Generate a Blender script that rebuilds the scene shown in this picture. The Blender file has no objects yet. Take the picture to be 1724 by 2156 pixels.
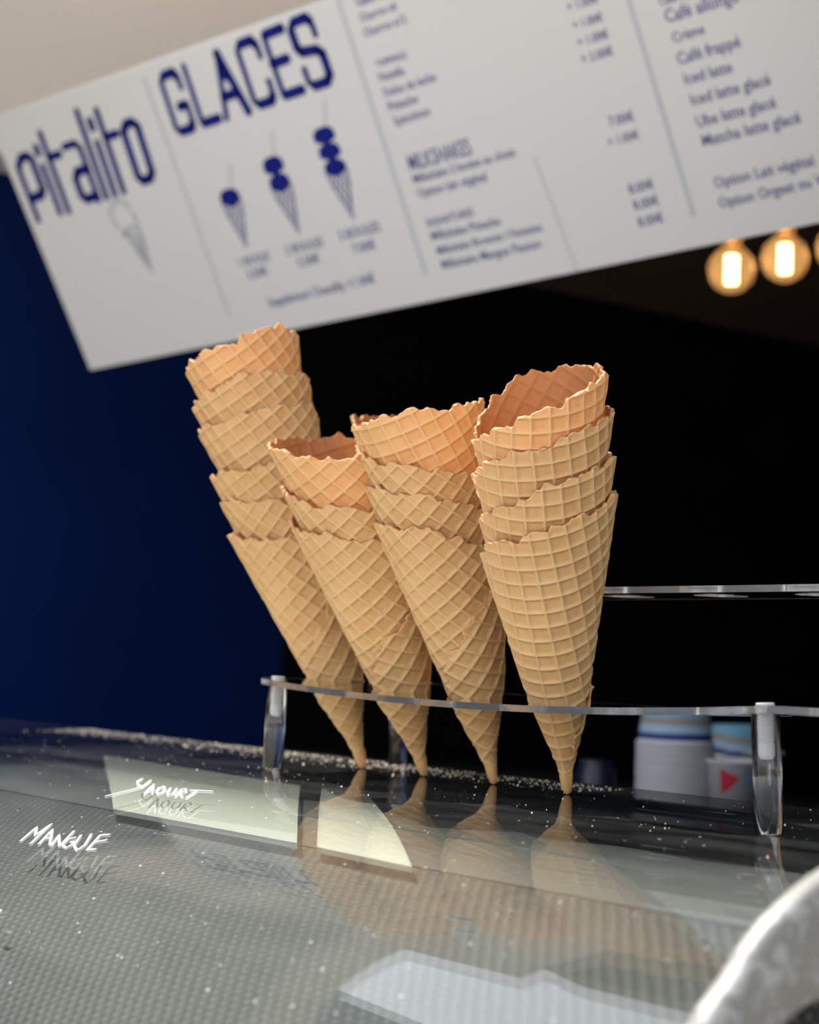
import bpy, bmesh, math, random
import numpy as np
from mathutils import Vector, Matrix, Euler

# ------------------------------------------------------------------ camera, world, sun, exposure
SC = bpy.context.scene
COL = SC.collection
PW, PH, FPX = 1724, 2156, 3700.0
ROLL = 0.036
PITCH = math.atan(310 * math.cos(ROLL) / FPX)
RV = Vector((.615, .788, 0)).normalized()          # horizontal right of the view
FV = Vector((-RV.y, RV.x, 0))                      # horizontal forward of the view
ZV = Vector((0, 0, 1))
EYE = Vector((0, 0, 1.38))
fw = math.cos(PITCH) * FV + math.sin(PITCH) * ZV
up0 = -math.sin(PITCH) * FV + math.cos(PITCH) * ZV
cr = math.cos(ROLL) * RV + math.sin(ROLL) * up0
cu = -math.sin(ROLL) * RV + math.cos(ROLL) * up0
cam = bpy.data.cameras.new('camera')
cam.sensor_fit = 'VERTICAL'
cam.sensor_height = 36.0
cam.sensor_width = 28.8
cam.lens = FPX / PH * 36.0
cam.clip_start = .02
cam.dof.use_dof = True
cam.dof.focus_distance = 1.0
cam.dof.aperture_fstop = 7.6
co = bpy.data.objects.new('camera', cam)
COL.objects.link(co)
M = Matrix((cr, cu, -fw)).transposed().to_4x4()
M.translation = EYE
co.matrix_world = M
SC.camera = co

world = bpy.data.worlds.new('sky')
SC.world = world
world.use_nodes = True
wn = world.node_tree.nodes
skyt = wn.new('ShaderNodeTexSky')
skyt.sky_type = 'NISHITA'
skyt.sun_disc = False
skyt.sun_elevation = math.radians(56)
skyt.air_density = 1.0
skyt.dust_density = .6
skyt.ozone_density = 1.0
hs = wn.new('ShaderNodeHueSaturation')
hs.inputs['Saturation'].default_value = .30
world.node_tree.links.new(skyt.outputs[0], hs.inputs['Color'])
world.node_tree.links.new(hs.outputs[0], wn['Background'].inputs[0])
wn['Background'].inputs[1].default_value = .37

SUN_EL = math.radians(56)
sh = (FV * .73 - RV * .68).normalized()             # horizontally towards the sun
to_sun = sh * math.cos(SUN_EL) + ZV * math.sin(SUN_EL)
sl = bpy.data.lights.new('sun', 'SUN')
skyt.sun_rotation = math.atan2(sh.x, sh.y)
sl.energy = 7.0
sl.angle = math.radians(.6)
sl.color = (1.0, .94, .84)
so = bpy.data.objects.new('sun', sl)
so.rotation_euler = to_sun.to_track_quat('Z', 'Y').to_euler()
so.location = EYE + to_sun * 6
COL.objects.link(so)

SC.view_settings.view_transform = 'Standard'
SC.view_settings.look = 'None'
SC.view_settings.gamma = 1.0
SC.view_settings.exposure = 0.12
SC.view_settings.use_curve_mapping = False
SC.cycles.use_denoising = True
SC.cycles.max_bounces = 16
SC.cycles.transmission_bounces = 14
SC.cycles.transparent_max_bounces = 24
SC.cycles.sample_clamp_indirect = 6.0

# ------------------------------------------------------------------ helpers
rng = random.Random(7)


def ray(x, y):
    return fw + cr * ((x - PW / 2) / FPX) - cu * ((y - PH / 2) / FPX)


def on_plane(x, y, n, p):
    r = ray(x, y)
    return EYE + r * ((Vector(p) - EYE).dot(n) / r.dot(n))


ZG, Y0, KG, EG, YB = 1.299, .63, 2.0, 2.4, .785     # counter glass: flat to Y0, then a growing curve towards the customer


def zg(Y):
    return ZG - KG * max(Y0 - Y, 0) ** EG + .035 * max(Y - YB, 0)


def slope(Y):
    return KG * EG * max(Y0 - Y, 0) ** (EG - 1) + (.035 if Y > YB else 0)


def glass_normal(Y):
    return Vector((0, -slope(Y), 1)).normalized()


def on_glass(x, y, off=0.0):
    r = ray(x, y)
    t, last = .3, None
    while t < 3:
        p = EYE + r * t
        s = p.z - zg(p.y) - off
        if s < 0 and last:
            a = last[1] / (last[1] - s)
            return EYE + r * (last[0] + (t - last[0]) * a)
        last = (t, s)
        t += .002
    return p


def link(name, me, mat=None, parent=None, smooth=True):
    ob = bpy.data.objects.new(name, me)
    COL.objects.link(ob)
    if mat and not me.materials:
        me.materials.append(mat)
    if smooth:
        me.polygons.foreach_set('use_smooth', [True] * len(me.polygons))
    if parent:
        ob.parent = parent
    return ob


def from_bm(name, bm, mat=None, parent=None, smooth=False):
    me = bpy.data.meshes.new(name)
    bm.normal_update()
    bm.to_mesh(me)
    bm.free()
    return link(name, me, mat, parent, smooth)


def from_data(name, v, f, mat=None, parent=None, smooth=False):
    me = bpy.data.meshes.new(name)
    me.from_pydata([tuple(p) for p in v], [], f)
    me.update()
    return link(name, me, mat, parent, smooth)


def thing(name, label, cat, loc=(0, 0, 0), group=None):
    o = bpy.data.objects.new(name, None)
    o.empty_display_size = .02
    COL.objects.link(o)
    o.location = loc
    tag(o, label, cat, group)
    return o


def tag(o, label, cat, group=None):
    o['label'] = label
    o['category'] = cat
    if group:
        o['group'] = group
    return o


def box_bm(bm, lo, hi, bev=0):
    r = bmesh.ops.create_cube(bm, size=1)
    s = [hi[i] - lo[i] for i in range(3)]
    c = [(hi[i] + lo[i]) / 2 for i in range(3)]
    for v in r['verts']:
        v.co = Vector((v.co.x * s[0] + c[0], v.co.y * s[1] + c[1], v.co.z * s[2] + c[2]))
    if bev:
        es = list({e for v in r['verts'] for e in v.link_edges})
        bmesh.ops.bevel(bm, geom=es, offset=bev, segments=2, affect='EDGES', profile=.5)
    return bm


def box(name, lo, hi, mat, parent=None, bev=0):
    return from_bm(name, box_bm(bmesh.new(), lo, hi, bev), mat, parent)


def structure(name, lo, hi, mat):
    o = box(name, lo, hi, mat)
    o['kind'] = 'structure'
    return o


def lathe(name, prof, n=32, mat=None, parent=None, smooth=True, top=False, bot=False):
    v, f = [], []
    for r, z in prof:
        for i in range(n):
            a = 2 * math.pi * i / n
            v.append((r * math.cos(a), r * math.sin(a), z))
    for k in range(len(prof) - 1):
        for i in range(n):
            j = (i + 1) % n
            f.append((k * n + i, k * n + j, (k + 1) * n + j, (k + 1) * n + i))
    if bot:
        f.append(tuple(reversed(range(n))))
    if top:
        f.append(tuple(range((len(prof) - 1) * n, len(prof) * n)))
    return from_data(name, v, f, mat, parent, smooth)


# ------------------------------------------------------------------ materials
def mat(name):
    m = bpy.data.materials.new(name)
    m.use_nodes = True
    nt = m.node_tree
    return m, nt, nt.nodes, nt.links, nt.nodes['Principled BSDF']


def simple(name, col, rough=.5, spec=.5, **kw):
    m, nt, N, L, b = mat(name)
    b.inputs['Base Color'].default_value = (*col, 1)
    b.inputs['Roughness'].default_value = rough
    b.inputs['Specular IOR Level'].default_value = spec
    for k, v in kw.items():
        b.inputs[k.replace('_', ' ')].default_value = v
    return m


def noisy(name, c1, c2, scale, rough=.6, spec=.3, bump=0, detail=5, space='Object', bscale=None, bdist=.001):
    m, nt, N, L, b = mat(name)
    tc = N.new('ShaderNodeTexCoord')
    no = N.new('ShaderNodeTexNoise')
    no.inputs['Scale'].default_value = scale
    no.inputs['Detail'].default_value = detail
    L.new(tc.outputs[space], no.inputs['Vector'])
    rp = N.new('ShaderNodeValToRGB')
    rp.color_ramp.elements[0].position = .3
    rp.color_ramp.elements[1].position = .7
    rp.color_ramp.elements[0].color = (*c1, 1)
    rp.color_ramp.elements[1].color = (*c2, 1)
    L.new(no.outputs['Fac'], rp.inputs[0])
    L.new(rp.outputs[0], b.inputs['Base Color'])
    b.inputs['Roughness'].default_value = rough
    b.inputs['Specular IOR Level'].default_value = spec
    if bump:
        n2 = N.new('ShaderNodeTexNoise')
        n2.inputs['Scale'].default_value = bscale or scale * 4
        n2.inputs['Detail'].default_value = 4
        L.new(tc.outputs[space], n2.inputs['Vector'])
        bp = N.new('ShaderNodeBump')
        bp.inputs['Strength'].default_value = bump
        bp.inputs['Distance'].default_value = bdist
        L.new(n2.outputs['Fac'], bp.inputs['Height'])
        L.new(bp.outputs[0], b.inputs['Normal'])
    return m


def math_node(N, L, op, a, b=None):
    n = N.new('ShaderNodeMath')
    n.operation = op
    for i, x in enumerate((a, b)):
        if x is None:
            continue
        if isinstance(x, (int, float)):
            n.inputs[i].default_value = x
        else:
            L.new(x, n.inputs[i])
    return n.outputs[0]


def waffle_material():
    """golden wafer: paler ribs, browner baked inside; light glows through a single layer"""
    m = noisy('waffle', (.75, .435, .18), (.85, .53, .245), 55, .5, .4, bump=.45, bscale=1400, bdist=.0006)
    N, L = m.node_tree.nodes, m.node_tree.links
    b = N['Principled BSDF']
    src = b.inputs['Base Color'].links[0].from_socket
    last = src
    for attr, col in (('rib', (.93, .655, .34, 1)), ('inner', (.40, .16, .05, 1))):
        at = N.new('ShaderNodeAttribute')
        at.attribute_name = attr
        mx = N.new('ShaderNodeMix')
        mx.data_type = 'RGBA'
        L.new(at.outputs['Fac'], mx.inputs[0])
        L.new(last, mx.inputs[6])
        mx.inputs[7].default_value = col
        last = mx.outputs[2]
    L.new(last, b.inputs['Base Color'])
    b.inputs['Subsurface Weight'].default_value = .22
    b.inputs['Subsurface Radius'].default_value = (1.0, .33, .10)
    b.inputs['Subsurface Scale'].default_value = .0012
    t = N.new('ShaderNodeBsdfTranslucent')
    t.inputs[0].default_value = (1.0, .56, .28, 1)
    ms = N.new('ShaderNodeMixShader')
    ms.inputs[0].default_value = .23
    L.new(b.outputs[0], ms.inputs[1])
    L.new(t.outputs[0], ms.inputs[2])
    L.new(ms.outputs[0], N['Material Output'].inputs[0])
    return m


def glass_material():
    """counter glass: clear sheet, Fresnel reflection, dust film and dust specks"""
    m, nt, N, L, b = mat('counter_glass')
    N.remove(b)
    out = N['Material Output']
    tr = N.new('ShaderNodeBsdfTransparent')
    tr.inputs[0].default_value = (.95, .975, .96, 1)
    gl = N.new('ShaderNodeBsdfGlossy')
    gl.inputs['Roughness'].default_value = .015
    fr = N.new('ShaderNodeFresnel')
    gb = N.new('ShaderNodeNewGeometry')
    # the same reflectance from either side of the sheet
    ior = math_node(N, L, 'MULTIPLY_ADD', gb.outputs['Backfacing'], 1 / 1.5 - 1.5)
    ior.node.inputs[2].default_value = 1.5
    L.new(ior, fr.inputs[0])
    mx = N.new('ShaderNodeMixShader')
    L.new(fr.outputs[0], mx.inputs[0])
    L.new(tr.outputs[0], mx.inputs[1])
    L.new(gl.outputs[0], mx.inputs[2])
    df = N.new('ShaderNodeBsdfDiffuse')
    df.inputs[0].default_value = (.72, .74, .74, 1)
    tc = N.new('ShaderNodeTexCoord')
    mp = N.new('ShaderNodeMapping')
    mp.inputs['Rotation'].default_value = (0, 0, .5)
    mp.inputs['Scale'].default_value = (5, 16, 6)
    L.new(tc.outputs['Object'], mp.inputs[0])
    n1 = N.new('ShaderNodeTexNoise')
    n1.inputs['Scale'].default_value = 1.6
    n1.inputs['Detail'].default_value = 7
    n1.inputs['Distortion'].default_value = .8
    L.new(mp.outputs[0], n1.inputs['Vector'])
    film = N.new('ShaderNodeMapRange')
    film.inputs['From Min'].default_value = .35
    film.inputs['From Max'].default_value = .85
    film.inputs['To Min'].default_value = .004
    film.inputs['To Max'].default_value = .034
    L.new(n1.outputs['Fac'], film.inputs['Value'])
    # specks
    vo = N.new('ShaderNodeTexVoronoi')
    vo.inputs['Scale'].default_value = 210
    L.new(tc.outputs['Object'], vo.inputs['Vector'])
    wn_ = N.new('ShaderNodeTexWhiteNoise')
    L.new(vo.outputs['Position'], wn_.inputs['Vector'])
    rad = math_node(N, L, 'MULTIPLY', math_node(N, L, 'POWER', wn_.outputs['Value'], 5.0), .15)
    speck = math_node(N, L, 'LESS_THAN', vo.outputs['Distance'], rad)
    speck = math_node(N, L, 'MULTIPLY', speck, .75)
    tot = math_node(N, L, 'MAXIMUM', film.outputs[0], speck)
    geo = N.new('ShaderNodeNewGeometry')
    up = N.new('ShaderNodeSeparateXYZ')
    L.new(geo.outputs['True Normal'], up.inputs[0])
    # dust lies on the upper face only
    at = N.new('ShaderNodeAttribute')
    at.attribute_name = 'upper'
    tot = math_node(N, L, 'MULTIPLY', tot, at.outputs['Fac'])
    m2 = N.new('ShaderNodeMixShader')
    L.new(tot, m2.inputs[0])
    L.new(mx.outputs[0], m2.inputs[1])
    L.new(df.outputs[0], m2.inputs[2])
    L.new(m2.outputs[0], out.inputs[0])
    return m


def weave_material():
    m, nt, N, L, b = mat('woven_fabric')
    tc = N.new('ShaderNodeTexCoord')
    sp = N.new('ShaderNodeSeparateXYZ')
    L.new(tc.outputs['UV'], sp.inputs[0])
    nz = N.new('ShaderNodeTexNoise')
    nz.inputs['Scale'].default_value = 60
    L.new(tc.outputs['UV'], nz.inputs['Vector'])
    k = 2 * math.pi / .0080
    su = math_node(N, L, 'SINE', math_node(N, L, 'ADD', math_node(N, L, 'MULTIPLY', sp.outputs[0], k), math_node(N, L, 'MULTIPLY', nz.outputs['Fac'], 2.5)))
    sv = math_node(N, L, 'SINE', math_node(N, L, 'MULTIPLY', sp.outputs[1], k * .95))
    h = math_node(N, L, 'MULTIPLY', su, sv)
    rp = N.new('ShaderNodeValToRGB')
    e = rp.color_ramp.elements
    e[0].position, e[0].color = .35, (.014, .016, .016, 1)
    e[1].position, e[1].color = .92, (.085, .087, .082, 1)
    x = e.new(.66)
    x.color = (.023, .025, .025, 1)
    h01 = math_node(N, L, 'MULTIPLY_ADD', h, .5)
    h01.node.inputs[2].default_value = .5
    L.new(h01, rp.inputs[0])
    L.new(rp.outputs[0], b.inputs['Base Color'])
    b.inputs['Roughness'].default_value = .7
    bp = N.new('ShaderNodeBump')
    bp.inputs['Strength'].default_value = .5
    bp.inputs['Distance'].default_value = .0006
    L.new(h, bp.inputs['Height'])
    L.new(bp.outputs[0], b.inputs['Normal'])
    return m


def cap_material():
    """milky end cap with peeling white film"""
    m, nt, N, L, b = mat('milky_plastic')
    tc = N.new('ShaderNodeTexCoord')
    no = N.new('ShaderNodeTexNoise')
    no.inputs['Scale'].default_value = 110
    no.inputs['Detail'].default_value = 8
    no.inputs['Distortion'].default_value = 1.2
    L.new(tc.outputs['Object'], no.inputs['Vector'])
    rp = N.new('ShaderNodeValToRGB')
    e = rp.color_ramp.elements
    e[0].position, e[0].color = .53, (.24, .235, .215, 1)
    e[1].position, e[1].color = .55, (.36, .36, .35, 1)
    L.new(no.outputs['Fac'], rp.inputs[0])
    L.new(rp.outputs[0], b.inputs['Base Color'])
    b.inputs['Roughness'].default_value = .45
    b.inputs['Subsurface Weight'].default_value = .6
    b.inputs['Subsurface Radius'].default_value = (1, .95, .9)
    b.inputs['Subsurface Scale'].default_value = .008
    return m


def emit(name, col, s):
    m, nt, N, L, b = mat(name)
    b.inputs['Base Color'].default_value = (0, 0, 0, 1)
    b.inputs['Emission Color'].default_value = (*col, 1)
    b.inputs['Emission Strength'].default_value = s
    return m


def canvas(name, col, trans=.38):
    """sunlit awning cloth: part of the light passes through"""
    m, nt, N, L, b = mat(name)
    b.inputs['Base Color'].default_value = (*col, 1)
    b.inputs['Roughness'].default_value = .9
    t = N.new('ShaderNodeBsdfTranslucent')
    t.inputs[0].default_value = (*col, 1)
    mx = N.new('ShaderNodeMixShader')
    mx.inputs[0].default_value = trans
    L.new(b.outputs[0], mx.inputs[1])
    L.new(t.outputs[0], mx.inputs[2])
    L.new(mx.outputs[0], N['Material Output'].inputs[0])
    return m


WAFFLE = waffle_material()
GLASS = glass_material()
WEAVE = weave_material()
CAP = cap_material()
FROST = simple('acrylic_cut_edge', (.95, .95, .96), .16, .5, Transmission_Weight=.93, IOR=1.47)
ACRYL = simple('clear_acrylic', (.985, .985, .99), .02, .5, Transmission_Weight=1.0, IOR=1.47)
SCREW = simple('frosted_screw', (.8, .8, .8), .25, .5, Transmission_Weight=.45)
NAVY_WALL = noisy('navy_paint', (.0021, .0155, .105), (.0027, .019, .125), 3, .8, .1, bump=.1)
BLACK = simple('dark_paint_and_falloff', (.004, .004, .006), .8, .1)
CEIL = canvas('canvas', (.79, .75, .70))
BROWN = noisy('brown_plaster', (.20, .14, .095), (.24, .165, .115), 5, .8, .1)
FLOOR = noisy('pavement', (.46, .43, .39), (.55, .52, .47), 12, .85, .2, bump=.3)
SIGNW = noisy('sign_white', (.80, .775, .74), (.82, .795, .76), 2, .35, .4)
INK = simple('navy_ink', (.006, .014, .20), .5, .2)
INKL = simple('grey_ink', (.60, .605, .64), .5, .2)
INKM = simple('pale_navy_ink', (.13, .14, .33), .5, .2)
MARK = canvas('white_marker', (.96, .96, .96), .55)
LINER = simple('case_liner', (.010, .012, .011), .7, .1)
LEDGE = noisy('ledge_metal', (.10, .106, .103), (.125, .13, .125), 9, .45, .4)
CREAM = noisy('sunlit_cream', (.58, .58, .50), (.62, .62, .54), 7, .5, .3)
CRUMB = noisy('crumb', (.74, .62, .46), (.88, .80, .68), 300, .7, .2)
STEEL = noisy('case_steel', (.30, .31, .31), (.36, .37, .37), 6, .4, .5)

# ------------------------------------------------------------------ setting
structure('floor', (-9, -9, -.1), (6, 6, 0), FLOOR)
structure('wall_left_blocker', (-3.32, -2.5, 0), (-3.2, .93, 3.9), NAVY_WALL)  # added out of view, tall and navy to darken the glass reflections
structure('wall_left_inner', (-3.32, .93, 0), (-3.2, 2.16, 2.5), NAVY_WALL)
structure('wall_left_rear', (-3.32, 2.16, 0), (-3.2, 5.1, 2.5), BLACK)  # rear stretch blackened to stand in for daylight fading indoors
structure('wall_back', (-3.2, 5.0, 0), (2.6, 5.1, 2.5), BLACK)
structure('wall_front_blocker', (-.74, 1.0, 0), (2.6, 1.05, 2.5), BLACK)  # unseen pier added to narrow the opening and darken the room
structure('wall_right', (2.5, 1.0, 0), (2.6, 5.0, 2.5), BLACK)
structure('ceiling', (-3.2, .97, 2.31), (-1.75, 1.62, 2.313), CEIL)
structure('ceiling_canvas_blocker', (-3.2, -1.2, 2.31), (-2.0, .97, 2.313), CEIL)  # canvas added out of view to keep bright sky off the glass
structure('ceiling_rear', (-3.2, 1.62, 2.31), (2.5, 5.0, 2.40), BROWN)
structure('ceiling_right', (-1.75, 1.05, 2.31), (2.5, 1.62, 2.40), BROWN)

# ------------------------------------------------------------------ display case
XL, XR = -2.5, -.44
case = thing('ice_cream_display_case', 'long ice cream display case with a curved clear glass lid in front of the cones', 'display case', (0, 0, 0))
YS = [.838, .82, .80, .79, .78, .77, .74, .70, .66] + list(np.linspace(.63, .24, 44))
XR = -.4005
OFFC = -.015


def prof_pt(Y, off):
    q = glass_normal(Y) * off
    return (Y + q.y, zg(Y) + q.z)


def strip(name, ys, off, thick, xa, xb, m, parent, nx=1, attr=False, uv=False):
    """sheet that follows the glass curve, `off` above (or below) it"""
    v, f = [], []
    n = len(ys)
    xs = [xa + (xb - xa) * i / nx for i in range(nx + 1)]
    for layer in (0, 1):
        for x in xs:
            for Y in ys:
                y, z = prof_pt(Y, off - layer * thick)
                v.append((x, y, z))
    B = (nx + 1) * n

    def q(a, b, c, d):
        f.append((a, b, c, d))
    for i in range(nx):
        for k in range(n - 1):
            a, b, c, d = i * n + k, i * n + k + 1, (i + 1) * n + k + 1, (i + 1) * n + k
            q(a, b, c, d)
            q(B + d, B + c, B + b, B + a)
    def wall(*ix):
        c = len(v)
        v.extend(v[i] for i in ix)
        f.append((c, c + 1, c + 2, c + 3))
    for i in range(nx):
        wall(i * n, (i + 1) * n, B + (i + 1) * n, B + i * n)
        wall(i * n + n - 1, B + i * n + n - 1, B + (i + 1) * n + n - 1, (i + 1) * n + n - 1)
    for k in range(n - 1):
        wall(k, B + k, B + k + 1, k + 1)
        e = nx * n
        wall(e + k, e + k + 1, B + e + k + 1, B + e + k)
    o = from_data(name, v, f, m, parent)
    me = o.data
    nf = nx * (n - 1) * 2
    me.polygons.foreach_set('use_smooth', [i < nf for i in range(len(me.polygons))])
    if attr:
        at = me.attributes.new('upper', 'FLOAT', 'FACE')
        at.data.foreach_set('value', [1.0 if (i < nf and i % 2 == 0) else 0.0 for i in range(len(me.polygons))])
    if uv:
        arc = [0]
        for k in range(1, n):
            p, r = prof_pt(ys[k - 1], 0), prof_pt(ys[k], 0)
            arc.append(arc[-1] + math.dist(p, r))
        ul = me.uv_layers.new(name='UVMap')
        for lp in me.loops:
            vi = lp.vertex_index % B if lp.vertex_index < 2 * B else 0
            ul.data[lp.index].uv = (me.vertices[lp.vertex_index].co.x, arc[vi % n])
    # winding check: upper faces must look up
    me.update()
    if me.polygons[0].normal.z < 0:
        me.flip_normals()
    return o


strip('curved_glass', YS, 0, .006, XL, XR, GLASS, case, attr=True)
YW = sum(on_glass(x, y, OFFC).y for x, y in ((730, 1790), (1000, 1870), (1560, 1955))) / 3
YL = sum(on_glass(x, y, OFFC).y for x, y in ((1100, 1758), (1540, 1815))) / 2
ysw = [YW] + [y for y in YS if y < YW - .004]
strip('woven_curtain', ysw, OFFC, .0012, XL + .01, XR - .002, WEAVE, case, uv=True)
strip('grey_ledge', list(np.linspace(YL, YW + .0006, 8)), OFFC + .0005, .004, XL + .01, XR - .002, LEDGE, case)
strip('dark_liner', list(np.linspace(.83, YL + .001, 9)), -.085, .004, XL + .01, XR - .002, LINER, case)
box('rear_panel', (XL, .832, 1.0), (XR, .842, 1.2935), LINER, case)
box('case_body', (XL, .40, 0), (XR, .842, .98), STEEL, case)


def sunlit_patch_sheet(pts, name):
    """cream sheet just below the glass, cut as a sunlit patch, outline given by its corners (Y up the slope)"""
    bm = bmesh.new()
    NX, NY = 16, 16
    tl, tr_, br, bl = [Vector((on_glass(x, y, OFFC + .008).x, on_glass(x, y, OFFC + .008).y)) for x, y in pts]
    g = []
    for lay in (0, 1):
        rows = []
        for j in range(NY + 1):
            t = j / NY
            a, b = tl.lerp(bl, t), tr_.lerp(br, t)
            row = []
            for i in range(NX + 1):
                p = a.lerp(b, i / NX)
                y, z = prof_pt(p.y, OFFC + .0075 - lay * .003)
                row.append(bm.verts.new((p.x, y, z)))
            rows.append(row)
        g.append(rows)
    for j in range(NY):
        for i in range(NX):
            bm.faces.new((g[0][j][i], g[0][j + 1][i], g[0][j + 1][i + 1], g[0][j][i + 1]))
            bm.faces.new((g[1][j][i], g[1][j][i + 1], g[1][j + 1][i + 1], g[1][j + 1][i]))
    for j in range(NY):
        bm.faces.new((g[0][j][0], g[1][j][0], g[1][j + 1][0], g[0][j + 1][0]))
        bm.faces.new((g[0][j][NX], g[0][j + 1][NX], g[1][j + 1][NX], g[1][j][NX]))
    for i in range(NX):
        bm.faces.new((g[0][0][i], g[0][0][i + 1], g[1][0][i + 1], g[1][0][i]))
        bm.faces.new((g[0][NY][i], g[1][NY][i], g[1][NY][i + 1], g[0][NY][i + 1]))
    bmesh.ops.recalc_face_normals(bm, faces=bm.faces)
    o = from_bm(name, bm, CREAM, case)
    return o


sunlit_patch_sheet([(218, 1588), (632, 1652), (620, 1774), (234, 1702)], 'sunlit_patch_panel')  # sunlit patches shaped as cream panels; the gap between stands for a shadow
sunlit_patch_sheet([(678, 1655), (775, 1672), (862, 1824), (662, 1782)], 'sunlit_patch_panel')

# woven side flap hanging under the curtain at the end of the case
fl = [Y for Y in YS if .36 < Y < .70]
v, f = [], []
for x in (XR - .030, XR - .032):
    for Y in fl:
        v += [(x, Y, zg(Y) - .019), (x, Y, 1.06)]
nf = len(fl)
for k in range(nf - 1):
    a = 2 * k
    c = a + 2 * nf
    f += [(a, a + 1, a + 3, a + 2), (c, c + 2, c + 3, c + 1)]
flap = from_data('woven_flap', v, f, WEAVE, case)
ul = flap.data.uv_layers.new(name='UVMap')
for lp in flap.data.loops:
    p = flap.data.vertices[lp.vertex_index].co
    ul.data[lp.index].uv = (p.y, p.z)

# end cap of the case, an arch of milky plastic
def smooth_curve(P, n):
    """Catmull-Rom through the points"""
    out = []
    Q = [Vector(p) for p in P]
    Q = [Q[0] * 2 - Q[1]] + Q + [Q[-1] * 2 - Q[-2]]
    m = len(Q) - 3
    for i in range(n):
        t = i / (n - 1) * m
        k = min(int(t), m - 1)
        t -= k
        a, b, c, d = Q[k:k + 4]
        out.append(.5 * ((2 * b) + (c - a) * t + (2 * a - 5 * b + 4 * c - d) * t * t + (3 * b - a - 3 * c + d) * t ** 3))
    return [(p.x, p.y) for p in out]


outer = smooth_curve([(.70, 1.338), (.60, 1.336), (.54, 1.328), (.499, 1.314), (.478, 1.305), (.459, 1.293), (.446, 1.280), (.435, 1.2705), (.425, 1.257), (.41, 1.225), (.40, 1.17)], 44)
inner = smooth_curve([(.70, 1.276), (.60, 1.274), (.54, 1.272), (.501, 1.270), (.489, 1.2695), (.479, 1.267), (.470, 1.262), (.461, 1.252), (.455, 1.238), (.448, 1.21), (.442, 1.17)], 44)
v, f = [], []
n = len(outer)
for x in (XR + .001, XR + .012):
    v += [(x, y, z) for y, z in outer] + [(x, y, z) for y, z in inner]
for k in range(n - 1):
    a = 2 * n
    f += [(k, k + 1, n + k + 1, n + k), (a + k + 1, a + k, a + n + k, a + n + k + 1),
          (k + 1, k, a + k, a + k + 1), (n + k, n + k + 1, a + n + k + 1, a + n + k)]
f += [(0, n, 3 * n, 2 * n), (n - 1, 3 * n - 1, 4 * n - 1, 2 * n - 1)]
bm = bmesh.new()
vs_ = [bm.verts.new(p) for p in v]
for q in f:
    bm.faces.new([vs_[i] for i in q])
bmesh.ops.recalc_face_normals(bm, faces=bm.faces)
es = [e for e in bm.edges if len(e.link_faces) == 2 and e.calc_face_angle(0) > .8]
bmesh.ops.bevel(bm, geom=es, offset=.0035, segments=3, affect='EDGES', profile=.5)
cap_o = from_bm('end_cap', bm, CAP, case, smooth=True)
cap_o['label'] = 'milky white end cap with peeling film'


# handwriting on the glass (white marker)
def ink_on_glass(name, strokes, w, scale, off):
    v, f = [], []
    for st in strokes:
        P = []
        for a, b in zip(st[:-1], st[1:]):
            m = max(2, int(math.dist(a, b) / 14))
            P += [(a[0] + (b[0] - a[0]) * i / m, a[1] + (b[1] - a[1]) * i / m) for i in range(m)]
        P.append(st[-1])
        P = [on_glass(p[0] / scale + off[0], p[1] / scale + off[1]) for p in P]
        P = [Vector((p.x, p.y, zg(p.y) + .0004)) for p in P]
        for i, p in enumerate(P):
            d = (P[min(i + 1, len(P) - 1)] - P[max(i - 1, 0)]).normalized()
            nn = glass_normal(p.y)
            sd = nn.cross(d).normalized() * w * .5
            b = len(v)
            v += [p + sd, p - sd, p + sd + nn * .0003, p - sd + nn * .0003]
            if i:
                c = b - 4
                f += [(c + 2, c + 3, b + 3, b + 2), (c, c + 2, b + 2, b), (c + 3, c + 1, b + 1, b + 3)]
    return from_data(name, v, f, MARK, case)


ya = [[(782, 405), (735, 440), (690, 452), (545, 488)], [(738, 397), (712, 410), (716, 428), (738, 438)],
      [(748, 474), (796, 426), (790, 472)], [(764, 459), (792, 456)],
      [(852, 437), (825, 444), (810, 462), (822, 476), (846, 464), (856, 446), (846, 436)],
      [(885, 445), (866, 466), (872, 480), (898, 472), (917, 447)],
      [(940, 452), (908, 488)], [(936, 454), (962, 448), (966, 460), (930, 470), (946, 490)],
      [(985, 456), (1104, 462)], [(1018, 462), (964, 496)]]
ma = [[(105, 722), (190, 648), (182, 692), (266, 632), (156, 736)], [(200, 738), (271, 660), (258, 742)], [(222, 708), (272, 702)],
      [(266, 746), (306, 688), (308, 748), (384, 668)], [(394, 700), (352, 712), (322, 742), (344, 756), (376, 738), (384, 722), (362, 728)],
      [(420, 690), (384, 742), (398, 770), (440, 742), (474, 684)],
      [(520, 690), (452, 766), (498, 762)], [(520, 690), (570, 686)], [(484, 728), (556, 714)]]
ink_on_glass('handwritten_lettering', ya, .0012, 2.463, (0, 1480))
ink_on_glass('handwritten_lettering', ma, .0016, 2.463, (0, 1480))
ink_on_glass('handwritten_lettering', [[(-30, 1075), (2, 1088)]], .0025, 2.463, (0, 1480))

# ------------------------------------------------------------------ waffle cones
SINA = .213
ALPHA = math.asin(SINA)
CA = math.cos(ALPHA)
PIT = .0096


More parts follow.
